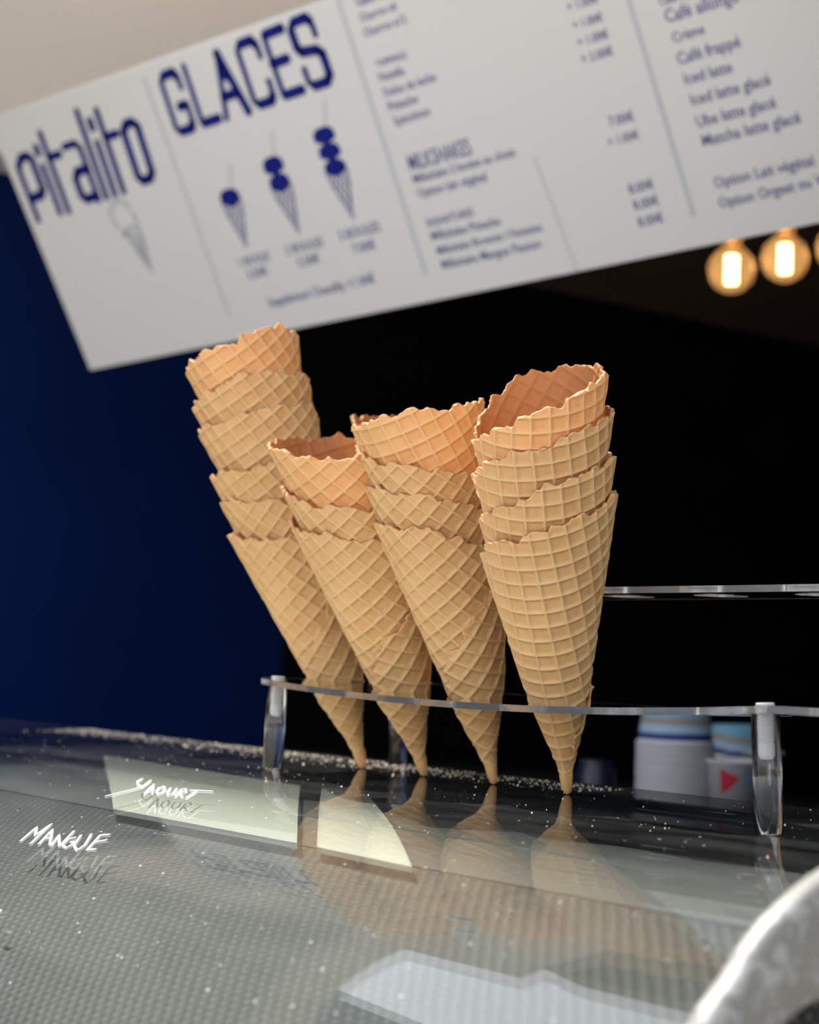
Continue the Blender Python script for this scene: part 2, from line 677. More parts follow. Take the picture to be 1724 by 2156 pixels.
def clip_grid(us, vs, F):
    """grid cut along F = 0 (F < 0 is kept): vertices, faces, open edges"""
    us, vs = np.array(us), np.array(vs)
    U, V_ = np.meshgrid(us, vs, indexing='ij')
    S = F(U, V_)
    verts, idx, cut, faces = [], {}, {}, []

    def vid(i, j):
        k = (i, j)
        if k not in idx:
            idx[k] = len(verts)
            verts.append((us[i], vs[j]))
        return idx[k]

    def cid(a, b):
        k = (a, b) if a < b else (b, a)
        if k not in cut:
            sa, sb = S[k[0]], S[k[1]]
            t = min(.97, max(.03, sa / (sa - sb)))
            cut[k] = len(verts)
            verts.append((us[k[0][0]] + (us[k[1][0]] - us[k[0][0]]) * t, vs[k[0][1]] + (vs[k[1][1]] - vs[k[0][1]]) * t))
        return cut[k]
    for i in range(len(us) - 1):
        for j in range(len(vs) - 1):
            c = [(i, j), (i + 1, j), (i + 1, j + 1), (i, j + 1)]
            s = [S[k] < 0 for k in c]
            if all(s):
                faces.append([vid(*k) for k in c])
            elif any(s):
                poly = []
                for a in range(4):
                    b = (a + 1) % 4
                    if s[a]:
                        poly.append(vid(*c[a]))
                    if s[a] != s[b]:
                        poly.append(cid(c[a], c[b]))
                if len(poly) >= 3:
                    faces.append(poly)
    cnt = {}
    for fc in faces:
        for a, b in zip(fc, fc[1:] + fc[:1]):
            cnt[(a, b)] = 1
    op = [(a, b) for (a, b) in cnt if (b, a) not in cnt]
    return np.array(verts), faces, op


def shell(top, bot, faces, op):
    n = len(top)
    v = [tuple(p) for p in top] + [tuple(p) for p in bot]
    f = [tuple(q) for q in faces] + [tuple(n + i for i in reversed(q)) for q in faces]
    f += [(b, a, n + a, n + b) for a, b in op]
    return v, f


def waffle_mesh(seed, L=.190):
    r_ = random.Random(seed)
    delta = math.radians(19 + r_.uniform(-4, 4))
    ph = [(k, a, r_.uniform(0, 6.28)) for k, a in ((3, .0013), (7, .0012), (13, .0011), (23, .0010), (41, .0010), (67, .0007), (103, .0003), (151, .0003))]
    rel = [-.0010, -.0005, .0005, .0010, .0028, .0047, .0066]
    K = range(-20, 21)
    lines = sorted(k * PIT + q for k in K for q in rel)
    ox, oy = r_.uniform(0, PIT), r_.uniform(0, PIT)

    def disc(U, V_):
        # lattice plane -> wafer plane with the cone apex at the origin
        a = U * math.cos(delta) - V_ * math.sin(delta) + 0
        b = U * math.sin(delta) + V_ * math.cos(delta)
        return a, b

    def F(U, V_):
        a, b = disc(U, V_)
        th = np.arctan2(b, a - L / 2)
        nz = sum(am * np.sin(k * th + p) for k, am, p in ph)
        nz = nz - .0012 * np.abs(np.sin(29 * th + 2.2 * np.sin(7 * th + seed))) ** .6
        rd = np.hypot(a - L / 2, b)
        r = np.hypot(a, b)
        e = rd - L / 2 + nz
        return np.maximum(e, .0115 - r)

    us = [x + ox for x in lines]
    vs = [x + oy for x in lines]
    P, faces, op = clip_grid(us, vs, F)
    a, b = disc(P[:, 0], P[:, 1])
    r, phi = np.hypot(a, b), np.arctan2(b, a)

    def rib(x, o):
        d = np.abs((x - o + PIT / 2) % PIT - PIT / 2)
        return np.clip((.00100 - d) / .00045, 0, 1), d
    ru, du = rib(P[:, 0], ox)
    rv, dv = rib(P[:, 1], oy)
    fade = np.clip((r - .02) / .05, .45, 1)
    h = np.maximum(ru, rv) * .00125 * fade * (.85 + .15 * np.sin(P[:, 0] * 400 + seed) * np.sin(P[:, 1] * 330))
    base = .0023 * (phi + math.pi / 2) / (2 * math.pi * SINA) + .0006
    az = -phi / SINA
    wob = .0006 * np.sin(2 * az + seed) * r / L + .0004 * np.sin(3 * az + 2 * seed) * r / L
    base = (base + wob) * np.clip((r - .010) / .055, .22, 1)
    # ragged lip swells a little
    def pos(off):
        x = (r * SINA + CA * off) * np.cos(az)
        y = (r * SINA + CA * off) * np.sin(az)
        z = r * CA - SINA * off
        return np.stack([x, y, z], 1)
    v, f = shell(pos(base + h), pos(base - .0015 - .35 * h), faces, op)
    # closed tip
    n0 = len(v)
    prof = [(0, 0), (.0012, .0002), (.0023, .0011), (.0031, .004), (.0038, .008), (.0043, .0118), (.0040, .0150)]
    NS = 20
    v.append((0, 0, 0))
    for k, (rr, z) in enumerate(prof[1:]):
        for i in range(NS):
            t = 2 * math.pi * i / NS
            q = rr * (1 + .08 * math.sin(2 * t + seed) + .05 * math.sin(5 * t + z * 300))
            v.append((q * math.cos(t), q * math.sin(t), z))
    f += [(n0, n0 + 1 + (i + 1) % NS, n0 + 1 + i) for i in range(NS)]
    for k in range(len(prof) - 2):
        for i in range(NS):
            j = (i + 1) % NS
            c = n0 + 1 + k * NS
            f.append((c + i, c + j, c + NS + j, c + NS + i))
    me = bpy.data.meshes.new('waffle_cone')
    me.from_pydata([tuple(float(q) for q in p) for p in v], [], f)
    me.update()
    nt_ = len(P)
    ribv = np.zeros(len(v), dtype=np.float32)
    ribv[:nt_] = np.maximum(ru, rv) * .5
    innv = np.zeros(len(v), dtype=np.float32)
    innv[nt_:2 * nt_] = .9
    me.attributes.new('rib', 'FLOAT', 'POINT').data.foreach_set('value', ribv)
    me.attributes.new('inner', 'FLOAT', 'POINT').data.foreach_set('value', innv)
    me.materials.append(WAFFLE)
    me.polygons.foreach_set('use_smooth', [True] * len(me.polygons))
    return me


CONES = [waffle_mesh(s) for s in (1, 2, 3, 4, 5)]
ORD = ['topmost', 'second from the top', 'third from the top', 'fourth from the top', 'fifth from the top', 'lowest']
where = ['leftmost tall stack', 'short second stack from the left', 'third stack from the left', 'upright rightmost stack', 'half-hidden stack on the upper shelf']
cone_no = 0


def cone_stack(idx, tip, axis, offs, phi_front, jit, pick, size=1.0):
    global cone_no
    rj = random.Random(40 + idx)
    axis = axis.normalized()
    nlev = len(offs)
    for k, d in enumerate(offs):
        o = bpy.data.objects.new('waffle_cone', CONES[pick[k]])
        COL.objects.link(o)
        cone_no += 1
        z = (axis + Vector((rj.uniform(-1, 1), rj.uniform(-1, 1), 0)) * (.006 if k else 0)).normalized()
        p = tip + axis * d
        tc = (EYE - p)
        front = (tc - z * tc.dot(z)).normalized()
        # local azimuth that shows phi_front
        pf = phi_front[k] if isinstance(phi_front, list) else phi_front
        az = -(math.radians(pf + rj.uniform(-jit, jit))) / SINA
        y = z.cross(front)
        fx = front * math.cos(-az) + y * math.sin(-az)
        fy = z.cross(fx)
        Mx = Matrix((fx, fy, z)).transposed().to_4x4()
        Mx.translation = p
        o.matrix_world = Mx @ Matrix.Scale(size, 4)
        up = nlev - 1 - k
        name = ORD[up] if k else 'lowest'
        extra = {0: 'plain rim seen edge on', 1: 'rim slanting', 2: '', 3: '', 4: ''}
        tag(o, f'golden waffle cone, {name} in the {where[idx]}', 'waffle cone', f'cones of the {where[idx]}')


def tip_at(x, y):
    p = on_plane(x, y, ZV, (0, 0, ZG))
    return Vector((p.x, p.y, ZG + .0006))


def lean(s, q):
    return cu + cr * s - fw * q


STACKS = [
    ((765, 1618), (-.294, .04), [0, .0245, .046, .083, .105, .134], [-21, -20, -10, -7, -2, 2], 1.0, [0, 1, 2, 3, 4, 1], 1.02),
    ((893, 1635), (-.238, .25), [0, .020, .052], -20, 2.0, [2, 4, 0], 1.07),
    ((1040, 1652), (-.200, .15), [0, .021, .0435, .067], [-22, -20, -21, 1], 1.0, [3, 1, 4, 2], 1.025),
    ((1195, 1673), (-.106, .26), [0, .0245, .050, .076], [15, 16, 16, 20], 1.5, [4, 2, 0, 3], 1.025),
]
for i, (t, l, offs, pf, jt, pk, sz) in enumerate(STACKS):
    cone_stack(i, tip_at(*t), lean(*l), offs, pf, jt, pk, sz)

# ------------------------------------------------------------------ acrylic cone stand
stand = thing('cone_stand', 'clear acrylic two-tier cone stand on round posts on the glass lid', 'cone stand', (0, 0, 0))
ZP = 1.38 - .0165            # top face of the lower shelf at its posts
SAG = .0080


def sagz(X):
    t = (X + .815) / .235
    return -SAG * max(0, 1 - t * t)


def shelf(name, x0, x1, y0, y1, ztop, thick, holes, sag, corner=.022):
    def F(U, V_):
        qx = np.abs(U - (x0 + x1) / 2) - ((x1 - x0) / 2 - corner)
        qy = np.abs(V_ - (y0 + y1) / 2) - ((y1 - y0) / 2 - corner)
        s = np.hypot(np.maximum(qx, 0), np.maximum(qy, 0)) + np.minimum(np.maximum(qx, qy), 0) - corner
        for hx, hy, hr in holes:
            s = np.maximum(s, hr - np.hypot(U - hx, V_ - hy))
        return s
    us = np.arange(x0 - .004, x1 + .008, .004)
    vs = np.arange(y0 - .004, y1 + .008, .004)
    P, faces, op = clip_grid(us, vs, F)
    zz = np.array([ztop + (sagz(x) if sag else 0) for x in P[:, 0]])
    top = np.stack([P[:, 0], P[:, 1], zz], 1)
    bot = top - np.array([0, 0, thick])
    v, f = shell(top, bot, faces, op)
    o = from_data(name, v, f, ACRYL, stand)
    nf = 2 * len(faces)
    o.data.materials.append(FROST)
    o.data.polygons.foreach_set('material_index', [0 if i < nf else 1 for i in range(len(f))])
    return o


def cyl_between(name, a, b, r, m, parent, n=36, bev=.0004):
    d = b - a
    h = d.length
    o = lathe(name, [(r - bev, 0), (r, bev), (r, h - bev), (r - bev, h)], n, m, parent, top=True, bot=True)
    me = o.data
    me.polygons.foreach_set('use_smooth', [len(p.vertices) == 4 for p in me.polygons])
    me.materials.append(FROST)
    me.polygons.foreach_set('material_index', [0 if len(p.vertices) == 4 else 1 for p in me.polygons])
    o.matrix_world = Matrix.Translation(a) @ d.to_track_quat('Z', 'Y').to_matrix().to_4x4()
    return o


# holes sit where the cones pass through
holes = []
for t, l, *_ in STACKS:
    p, a = tip_at(*t), lean(*l).normalized()
    q = p + a * ((ZP - .007 - p.z) / a.z)
    holes.append((q.x, q.y, .0185))
hx = holes[-1][0]
for k in (1, 2, 3, 4):
    holes.append((hx + .078 * k, .752, .0185))
shelf('lower_shelf', -1.050, -.43, .685, .836, ZP, .0040, holes, True, .014)
ZU = 1.38 + .049
uholes = [(-1.035 + .078 * k, .806, .0165) for k in range(8)]
shelf('upper_shelf', -1.075, -.43, .768, .846, ZU, .0040, uholes, False, .016)


def screw(parent, a, d):
    """countersunk threaded screw in the top of a post; a = top face point, d = down direction"""
    prof = [(.0001, .0010), (.0044, .0010), (.0048, .0004), (.0046, -.0006), (.0034, -.0022)]
    z = -.0044
    while z > -.019:
        prof += [(.0031, z), (.0025, z - .00055)]
        z -= .0011
    prof += [(.0029, z), (.0029, -.0255), (.0022, -.0272), (.0001, -.0276)]
    o = lathe('screw', list(reversed(prof)), 24, SCREW, parent, smooth=False)
    mw = Matrix.Translation(a) @ (-d).to_track_quat('Z', 'Y').to_matrix().to_4x4()
    o.matrix_world = mw
    return o


def post(bot, top, r=.0073, sc=True):
    o = cyl_between('post', bot, top, r, ACRYL, stand)
    if sc:
        d = (bot - top).normalized()
        bpy.context.view_layer.update()
        screw(o, top - d * .0041, d)
    return o


def post_px(bx, by, tx):
    b = on_plane(bx, by, ZV, (0, 0, ZG))
    b.z = ZG + .0004
    n = Vector((FV.x, FV.y, 0))
    # top on the vertical plane facing the camera through the foot
    zt = ZP - .0040
    t = on_plane(tx, by - 200, n, b)
    t = b + (t - b) * ((zt - b.z) / (t.z - b.z))
    return b, t


for bx, by, tx in ((573, 1619, 586), (1619.5, 1757, 1613)):
    post(*post_px(bx, by, tx))
b, t = post_px(838, 1613, 842)
post(b, t)
post(Vector((-.50, .80, ZG + .0004)), Vector((-.50, .80, ZP - .004)))
ZL = ZP
post(Vector((-.592, .782, ZL + .0003)), Vector((-.592, .782, ZU - .004)), .0072)
post(Vector((-1.045, .79, ZL - .0003)), Vector((-1.045, .79, ZU - .004)), .0072)
post(Vector((-.45, .80, ZL + .0003)), Vector((-.45, .80, ZU - .004)), .0072)

hx_, hy_, _ = uholes[0]
hx_, hy_ = uholes[0][0], uholes[0][1]
ut = Vector((hx_, hy_, ZP - .004 + .0022))
cone_stack(4, Vector((hx_ + .0, hy_, ZU - .066)), Vector((0, -.02, 1)), [0, .027], 40, 2, [1, 3], .95)

# crumbs along the back of the glass: nobody could count them
v, f = [], []
rc = random.Random(5)
for _ in range(2600):
    t = rc.random()
    X = -1.56 + .74 * t ** 1.5
    sp = .5 + .5 * math.sin(t * 9)
    Y = .826 - abs(rc.gauss(0, .022)) + .004 * rc.random()
    if rc.random() < .07:
        X, Y = rc.uniform(-1.5, -.6), rc.uniform(.62, .84)
    s = rc.choice((.0003, .00035, .0004, .0006)) * rc.uniform(.7, 1.3)
    if rc.random() < .02:
        s *= 2
    a = rc.uniform(0, 6.28)
    b0 = len(v)
    zc = zg(Y)
    for k in range(4):
        q = a + k * math.pi / 2
        v.append((X + s * math.cos(q) * rc.uniform(.7, 1.3), Y + s * math.sin(q) * rc.uniform(.7, 1.2), zc + .00005))
    v.append((X + s * rc.uniform(-.3, .3), Y + s * rc.uniform(-.3, .3), zc + s * rc.uniform(.8, 1.3)))
    f += [(b0 + k, b0 + (k + 1) % 4, b0 + 4) for k in range(4)] + [(b0 + 3, b0 + 2, b0 + 1, b0)]
cb = from_data('waffle_crumbs', v, f, CRUMB)
cb['kind'] = 'stuff'
tag(cb, 'pale waffle crumbs scattered along the back of the glass lid', 'crumbs')

# ------------------------------------------------------------------ menu board
E1 = Vector((.9797, .1923, .0562))
E2 = Vector((.0431, -.4764, .8782))
E1.normalize()
E2 = (E2 - E1 * E2.dot(E1)).normalized()
E3 = E1.cross(E2)
SO = EYE + ray(862, 350) * 2.1
board = thing('menu_board', 'large white menu board with blue lettering hanging tilted above the counter', 'menu board', SO)
board.matrix_world = Matrix.Translation(SO) @ Matrix((E1, E2, E3)).transposed().to_4x4()


def sg(x, y):
    p = on_plane(x, y, E3, SO) - SO
    return Vector((p.dot(E1), p.dot(E2)))


cBL, cTL, cBR = sg(190, 780), sg(-31, 256), sg(1724, 470)
u0, v0, v1 = cBL.x, cBL.y, (sg(350, 121).y + sg(100, 209).y) / 2
u1 = cBR.x + .22
UPX_ = (sg(600, 300) - sg(500, 300)).length / 100


def prism(name, P, z0, z1, m, bev=.001):
    bm = bmesh.new()
    lo = [bm.verts.new((p.x, p.y, z0)) for p in P]
    hi = [bm.verts.new((p.x, p.y, z1)) for p in P]
    n = len(P)
    bm.faces.new(hi)
    bm.faces.new(lo[::-1])
    for i in range(n):
        bm.faces.new((lo[i], lo[(i + 1) % n], hi[(i + 1) % n], hi[i]))
    bmesh.ops.recalc_face_normals(bm, faces=bm.faces)
    bmesh.ops.bevel(bm, geom=bm.edges[:], offset=bev, segments=2, affect='EDGES', profile=.5)
    return from_bm(name, bm, m, board)


tl_, bl_ = sg(-26, 254), sg(190, 780)
tr_ = tl_ + (sg(690, 1) - tl_).normalized() * 1.25
br_ = bl_ + (sg(1724, 470) - bl_).normalized() * 1.25
prism('board_panel', [bl_, br_, tr_, tl_], -.012, 0, SIGNW)
dn = (bl_ - tl_).normalized()
nb = tl_ + dn * (sg(110, 608) - tl_).dot(dn)
off = Vector((-9.5 * UPX_, 0))
prism('backing_panel', [nb + off, nb + Vector((1.2, .05)), tr_ + Vector((0, .003)), tl_ + off + Vector((0, .003))], -.020, -.0125, SIGNW)
for uu in (u1 - .12,):
    box('hanging_bracket', (uu - .012, v1 - .05, -.036), (uu + .012, v1 + .03, -.0205), STEEL, board, .002)


def poly_mesh(name, polys, m, z=.0008):
    v, f = [], []
    for P in polys:
        b = len(v)
        ar = sum(P[i][0] * P[(i + 1) % len(P)][1] - P[(i + 1) % len(P)][0] * P[i][1] for i in range(len(P)))
        if ar < 0:
            P = P[::-1]
        v += [(p[0], p[1], z) for p in P]
        f.append(tuple(range(b, b + len(P))))
    return from_data(name, v, f, m, board)


def ribbon(pts, w, cap=True):
    """list of quads and round joints for a polyline; w = width or list of widths per segment"""
    out = []
    ws = w if isinstance(w, (list, tuple)) else [w] * (len(pts) - 1)
    for (a, b), ww in zip(zip(pts[:-1], pts[1:]), ws):
        a, b = Vector(a), Vector(b)
        d = (b - a)
        if d.length < 1e-9:
            continue
        d.normalize()
        n_ = Vector((-d.y, d.x)) * ww / 2
        out.append([a + n_, a - n_, b - n_, b + n_])
    for i, p in enumerate(pts):
        if not cap and i in (0, len(pts) - 1):
            continue
        ww = min(ws[max(i - 1, 0)], ws[min(i, len(ws) - 1)])
        out.append([Vector(p) + Vector((math.cos(k * math.pi / 4 + .39), math.sin(k * math.pi / 4 + .39))) * ww * .541 for k in range(8)])
    return out


def quad_map(tl, tr_, bl, br):
    """unit square -> board plane"""
    TL, TR, BL, BR = sg(*tl), sg(*tr_), sg(*bl), sg(*br)

    def g(x, y):
        a, b = BL.lerp(BR, x), TL.lerp(TR, x)
        return a.lerp(b, y)
    return g


def letters(name, quad, glyphs, gap, m, wscale):
    """glyphs: list of (width, strokes); stroke = (points, width)"""
    g = quad_map(*quad)
    total = sum(w for w, _ in glyphs) + gap * (len(glyphs) - 1)
    x = 0
    out = []
    for w, sts in glyphs:
        polys = []
        for pts, lw in sts:
            P = [g((x + px) / total, py) for px, py in pts]
            lw = [q * wscale for q in lw] if isinstance(lw, (list, tuple)) else lw * wscale
            polys += ribbon(P, lw, cap=True)
        out.append(poly_mesh(name, polys, m))
        x += w + gap
    return out


T, K = .80, 1.2     # thin and thick strokes
GL = [
    (.50, [([(.47, .70), (.47, .86), (.38, .97), (.10, .97), (.03, .88), (.03, .12), (.10, .03), (.40, .03), (.48, .12), (.48, .42), (.30, .42)], [T, K, K, T, T, T, K, K, T, K])]),
    (.44, [([(.03, .99), (.03, .04), (.44, .04)], [T, K])]),
    (.58, [([(.02, .0), (.29, .99)], T), ([(.29, .97), (.57, .0)], K), ([(.30, .78), (.325, .60)], 1.0), ([(.12, .32), (.46, .32)], K)]),
    (.52, [([(.50, .70), (.50, .86), (.40, .97), (.10, .97), (.03, .88), (.03, .12), (.10, .03), (.42, .03), (.50, .12), (.50, .32)], [T, K, K, T, T, T, K, K, T])]),
    (.46, [([(.46, .96), (.03, .96), (.03, .04), (.46, .04)], [K, T, K]), ([(.03, .53), (.36, .53)], K)]),
    (.54, [([(.51, .70), (.51, .88), (.42, .97), (.10, .97), (.03, .90), (.03, .62), (.10, .54), (.43, .50), (.52, .42), (.52, .12), (.42, .03), (.10, .03), (.03, .12), (.03, .30)], [T, K, K, T, K, K, K, K, K, K, K, T, T])]),
]
UPX = (sg(600, 300) - sg(500, 300)).length / 100            # board metres per pixel, roughly
letters('heading_letter', ((333, 160), (652, 28), (374, 284), (702, 172)), GL, .17, INK, 13.5 * UPX)
B_ = 1.0
PI_ = [
    (.46, [([(.06, .0), (.06, .84), (.20, .97), (.36, .97), (.42, .90), (.42, .42), (.34, .34), (.08, .34)], [1.0, 1.2, 1.2, 1.2, 1.2, 1.3, 1.3])]),
    (.10, [([(.05, .0), (.05, .74)], B_), ([(.05, .96), (.05, 1.04)], 1.15)]),
    (.30, [([(.05, -.02), (.05, 1.22)], B_), ([(.05, .84), (.30, .84)], 1.1)]),
    (.42, [([(.05, .92), (.30, .92), (.38, .82), (.38, .0)], B_), ([(.38, .06), (.14, .06), (.06, .14), (.06, .40), (.14, .5), (.38, .5)], 1.25)]),
    (.10, [([(.05, .0), (.05, 1.36)], B_)]),
    (.10, [([(.05, .0), (.05, .82)], B_), ([(.05, 1.06), (.05, 1.16)], 1.15)]),
    (.30, [([(.05, .0), (.05, 1.28)], B_), ([(.05, .86), (.30, .86)], 1.1)]),
    (.40, [([(.12, .05), (.05, .14), (.05, .85), (.14, .95), (.28, .95), (.36, .86), (.36, .14), (.28, .05), (.12, .05)], 1.2)]),
]
letters('shop_name_letter', ((26, 334), (288, 246), (76, 464), (330, 378)), PI_, .10, INK, 13.5 * UPX)

# dividing lines
for a, b, m, w in (((303, 163), (484, 665), INKL, 6), ((709, -10), (897, 578), INKL, 7), ((1312, -40), (1461, 455), INKL, 7), ((1125, 330), (1216, 572), INKL, 3)):
    poly_mesh('dividing_line', ribbon([sg(*a), sg(*b)], w * UPX, False), m, .0005)

# three printed cones with one, two and three scoops
for tip_, top_, ns in (((520, 520), (478, 396), 1), ((630, 490), (568, 328), 2), ((744, 460), (676, 266), 3)):
    tp, hd = sg(*tip_), sg(*top_)
    ax = (hd - tp)
    L_ = ax.length
    ax.normalize()
    sx = Vector((ax.y, -ax.x))
    w = 23 * UPX
    ch = 72 * UPX

    def loc(a, b):
        return tp + ax * b + sx * a
    dark = []
    sc_h = (L_ - ch) / ns
    for k in range(ns):
        zc = ch + (k + .45) * sc_h
        R_ = w * .97
        dark.append([loc(R_ * math.copysign(abs(math.cos(q)) ** .7, math.cos(q)),
                         zc + (sc_h * .50 * math.sin(q) if math.sin(q) > 0 else sc_h * (.42 * math.sin(q) + .06 * math.cos(6 * q) - .06)))
                     for q in np.linspace(0, 2 * math.pi, 30)[:-1]])
    lines = []
    for s in (-1, 1):
        lines += ribbon([loc(0, 0), loc(s * w * .98, ch * 1.05)], 2.6 * UPX)
        for k in range(1, 6):
            b0 = ch * k / 6
            a0 = s * w * k / 6
            e = min(ch, b0 + ch * .62)
            lines += ribbon([loc(a0, b0), loc(a0 - s * (e - b0) * w / ch * 1.6, e)], 1.9 * UPX)
    straw = ribbon([loc(w * .35, L_ - 4 * UPX), loc(w * 1.0, L_ + 34 * UPX)], 4 * UPX)
    poly_mesh('printed_scoops', dark, INK)
    poly_mesh('printed_wafer', lines, INKM, .0006)
    poly_mesh('printed_straw', straw, INKL, .0006)
# outline of a printed two-scoop cone under the shop name
cn = []
cn += ribbon([sg(*p) for p in ((268, 492), (243, 470), (232, 445), (238, 427), (252, 421), (268, 430), (285, 458), (290, 478))], 7 * UPX)
cn += ribbon([sg(*p) for p in ((262, 495), (272, 478), (292, 480), (300, 500), (318, 565), (268, 495))], 7 * UPX)
for k in range(5):
    cn += ribbon([sg(266 + 9 * k, 497 + 13 * k), sg(296 + 4 * k, 492 + 15 * k)], 3.5 * UPX)
    cn += ribbon([sg(276 + 7 * k, 488 + 4 * k), sg(292 + 5 * k, 530 + 7 * k)], 3.5 * UPX)
poly_mesh('printed_outline_cone', cn, INKL)

SIGN_TXT = []


def text(name, s, p0, p1, m=INKM):
    cu_ = bpy.data.curves.new(name, 'FONT')
    cu_.body = s
    cu_.size = 1
    cu_.resolution_u = 2
    cu_.offset = .008
    o = bpy.data.objects.new(name, cu_)
    COL.objects.link(o)
    SIGN_TXT.append((o, name, sg(*p0), sg(*p1), m))


for s, p0, p1 in (
    ('Gaufres', (752, 14), (812, -8)), ('Churros x6', (760, 46), (836, 18)), ('Churros x12', (768, 78), (856, 45)),
    ('TOPPINGS', (794, 142), (857, 120)), ('Nutella', (800, 172), (852, 156)), ('Dulce de leche', (810, 204), (918, 168)),
    ('Pistache', (820, 234), (880, 214)), ('Spéculoos', (832, 264), (906, 240)),
    ('Milkshake 2 boules au choix', (872, 386), (1086, 326)), ('Option lait végétal', (882, 416), (1026, 380)),
    ('SIGNATURES', (900, 478), (998, 452)), ('Milkshake Pistache', (910, 506), (1054, 474)),
    ('Milkshake Brownie / Noisette', (922, 536), (1142, 486)), ('Milkshake Mangue Passion', (932, 566), (1140, 522)),
    ('Café crème', (1390, 12), (1480, -14)), ('Café allongé', (1402, 48), (1556, 6)), ('Crème', (1418, 90), (1484, 68)),
    ('Café frappé', (1428, 136), (1560, 96)), ('Iced latte', (1442, 178), (1542, 152)), ('Iced latte glacé', (1456, 222), (1622, 178)),
    ('Ube latte glacé', (1468, 268), (1634, 226)), ('Matcha latte glacé', (1480, 308), (1686, 258)),
    ('Option Lait végétal', (1506, 396), (1714, 346)), ('Option Orgeat ou Vanille', (1516, 438), (1790, 370)),
):
    text('menu_line', s, p0, p1)
text('menu_heading', 'MILKSHAKES', (864, 360), (994, 322))
for s, p0, p1 in (
    ('+ 1.00€', (1196, 24), (1260, 6)), ('+ 1.00€', (1208, 62), (1270, 44)), ('+ 1.00€', (1218, 98), (1282, 80)), ('+ 2.00€', (1226, 134), (1292, 116)),
    ('7.00€', (1284, 266), (1336, 254)), ('+ 1.00€', (1282, 308), (1346, 290)),
    ('8.00€', (1326, 408), (1378, 394)), ('8.00€', (1336, 442), (1388, 428)), ('8.00€', (1346, 478), (1398, 464)),
    ('1 BOULE', (504, 562), (566, 546)), ('3.50€', (524, 588), (564, 577)), ('2 BOULES', (604, 536), (682, 516)), ('5.50€', (630, 562), (674, 551)),
    ('3 BOULES', (716, 506), (802, 486)), ('7.00€', (746, 534), (792, 522)), ('Supplément Chantilly +1.00€', (568, 646), (790, 590)),
):
    text('price_text', s, p0, p1)
bpy.context.view_layer.update()
dg = bpy.context.evaluated_depsgraph_get()
for o, name, a, b, m in SIGN_TXT:
    me = bpy.data.meshes.new_from_object(o.evaluated_get(dg))
    xs = [v_.co.x for v_ in me.vertices]
    w = max(xs) - min(xs)
    d = b - a
    s = d.length / w
    ang = math.atan2(d.y, d.x) * .35
    cu_ = o.data
    bpy.data.objects.remove(o)
    bpy.data.curves.remove(cu_)
    me.materials.clear()
    t = link(name, me, m, board, False)
    t.location = (a.x, a.y, .0008)
    t.rotation_euler = (0, 0, ang)
    t.scale = (s, s * (1.6 if name == 'menu_heading' else 1.1), 1)

# ------------------------------------------------------------------ glowing bulbs
AMBER = simple('amber_glass', (1.0, .80, .55), .04, .5, Transmission_Weight=.93, IOR=1.25)
FIL = emit('hot_filament', (1.0, .82, .56), 60)
BRASS = simple('aged_brass', (.45, .25, .10), .35, .5, Metallic=1.0)
CORD = simple('black_cord', (.01, .01, .01), .6, .3)


def bulb(px, py, label, D=3.0):
    c = EYE + ray(px, py) * D
    t = thing('pendant_bulb', label, 'light bulb', c, 'amber globe bulbs under the brown ceiling')
    R_ = .0405
    pr = [(R_ * math.sin(a), -R_ * math.cos(a)) for a in np.linspace(.02, 2.66, 26)]
    pr += [(.0165, .042), (.0155, .047)]
    inn = [(max(r - .0008, .0002), z) for r, z in pr]
    lathe('globe', pr + inn[::-1], 32, AMBER, t)
    # filament cage: a column of upright glowing loops
    v, f = [], []
    for k in range(8):
        a = 2 * math.pi * k / 8
        x, y = .0085 * math.cos(a), .0085 * math.sin(a)
        b = len(v)
        for z in (-.024, .024):
            for i in range(6):
                q = i * math.pi / 3
                v.append((x + .0024 * math.cos(q), y + .0024 * math.sin(q), z))
        f += [(b + i, b + (i + 1) % 6, b + 6 + (i + 1) % 6, b + 6 + i) for i in range(6)]
        f += [tuple(b + i for i in reversed(range(6))), tuple(b + 6 + i for i in range(6))]
    from_data('filament', v, f, FIL, t)
    lathe('brass_cap', [(.0001, .085), (.010, .084), (.0165, .078), (.0165, .05), (.0155, .045), (.0145, .044), (.0001, .0441)][::-1], 24, BRASS, t)
    lathe('cord', [(.003, .084), (.003, 2.31 - c.z)], 10, CORD, t)
    return t


bulb(1540, 568, 'lit amber globe bulb, leftmost of the row under the menu board')
bulb(1652, 545, 'lit amber globe bulb, middle of the row, right of another bulb')
bulb(1769, 522, 'lit amber globe bulb, cut off by the right edge of the photo')

# ------------------------------------------------------------------ paper tubs on the back counter
bc = box('back_counter', (-2.6, 1.15, 0), (1.2, 1.85, 1.215), BLACK)
tag(bc, 'dark back counter behind the display case carrying the paper tubs', 'counter')


def tub_material():
    m, nt, N, L, b = mat('striped_paper')
    tc = N.new('ShaderNodeTexCoord')
    sp = N.new('ShaderNodeSeparateXYZ')
    L.new(tc.outputs['Object'], sp.inputs[0])
    rp = N.new('ShaderNodeValToRGB')
    rp.color_ramp.interpolation = 'CONSTANT'
    e = rp.color_ramp.elements
    cols = [(0, (.62, .61, .62)), (.10, (.02, .04, .16)), (.26, (.30, .42, .58)), (.45, (.27, .24, .20)), (.62, (.16, .36, .50)), (.84, (.55, .58, .62))]
    e[0].position, e[0].color = 0, (*cols[0][1], 1)
    e[1].position, e[1].color = cols[1][0], (*cols[1][1], 1)
    for p, c in cols[2:]:
        x = e.new(p)
        x.color = (*c, 1)
    L.new(math_node(N, L, 'MULTIPLY', sp.outputs[2], 1 / .046), rp.inputs[0])
    L.new(rp.outputs[0], b.inputs['Base Color'])
    b.inputs['Roughness'].default_value = .5
    return m


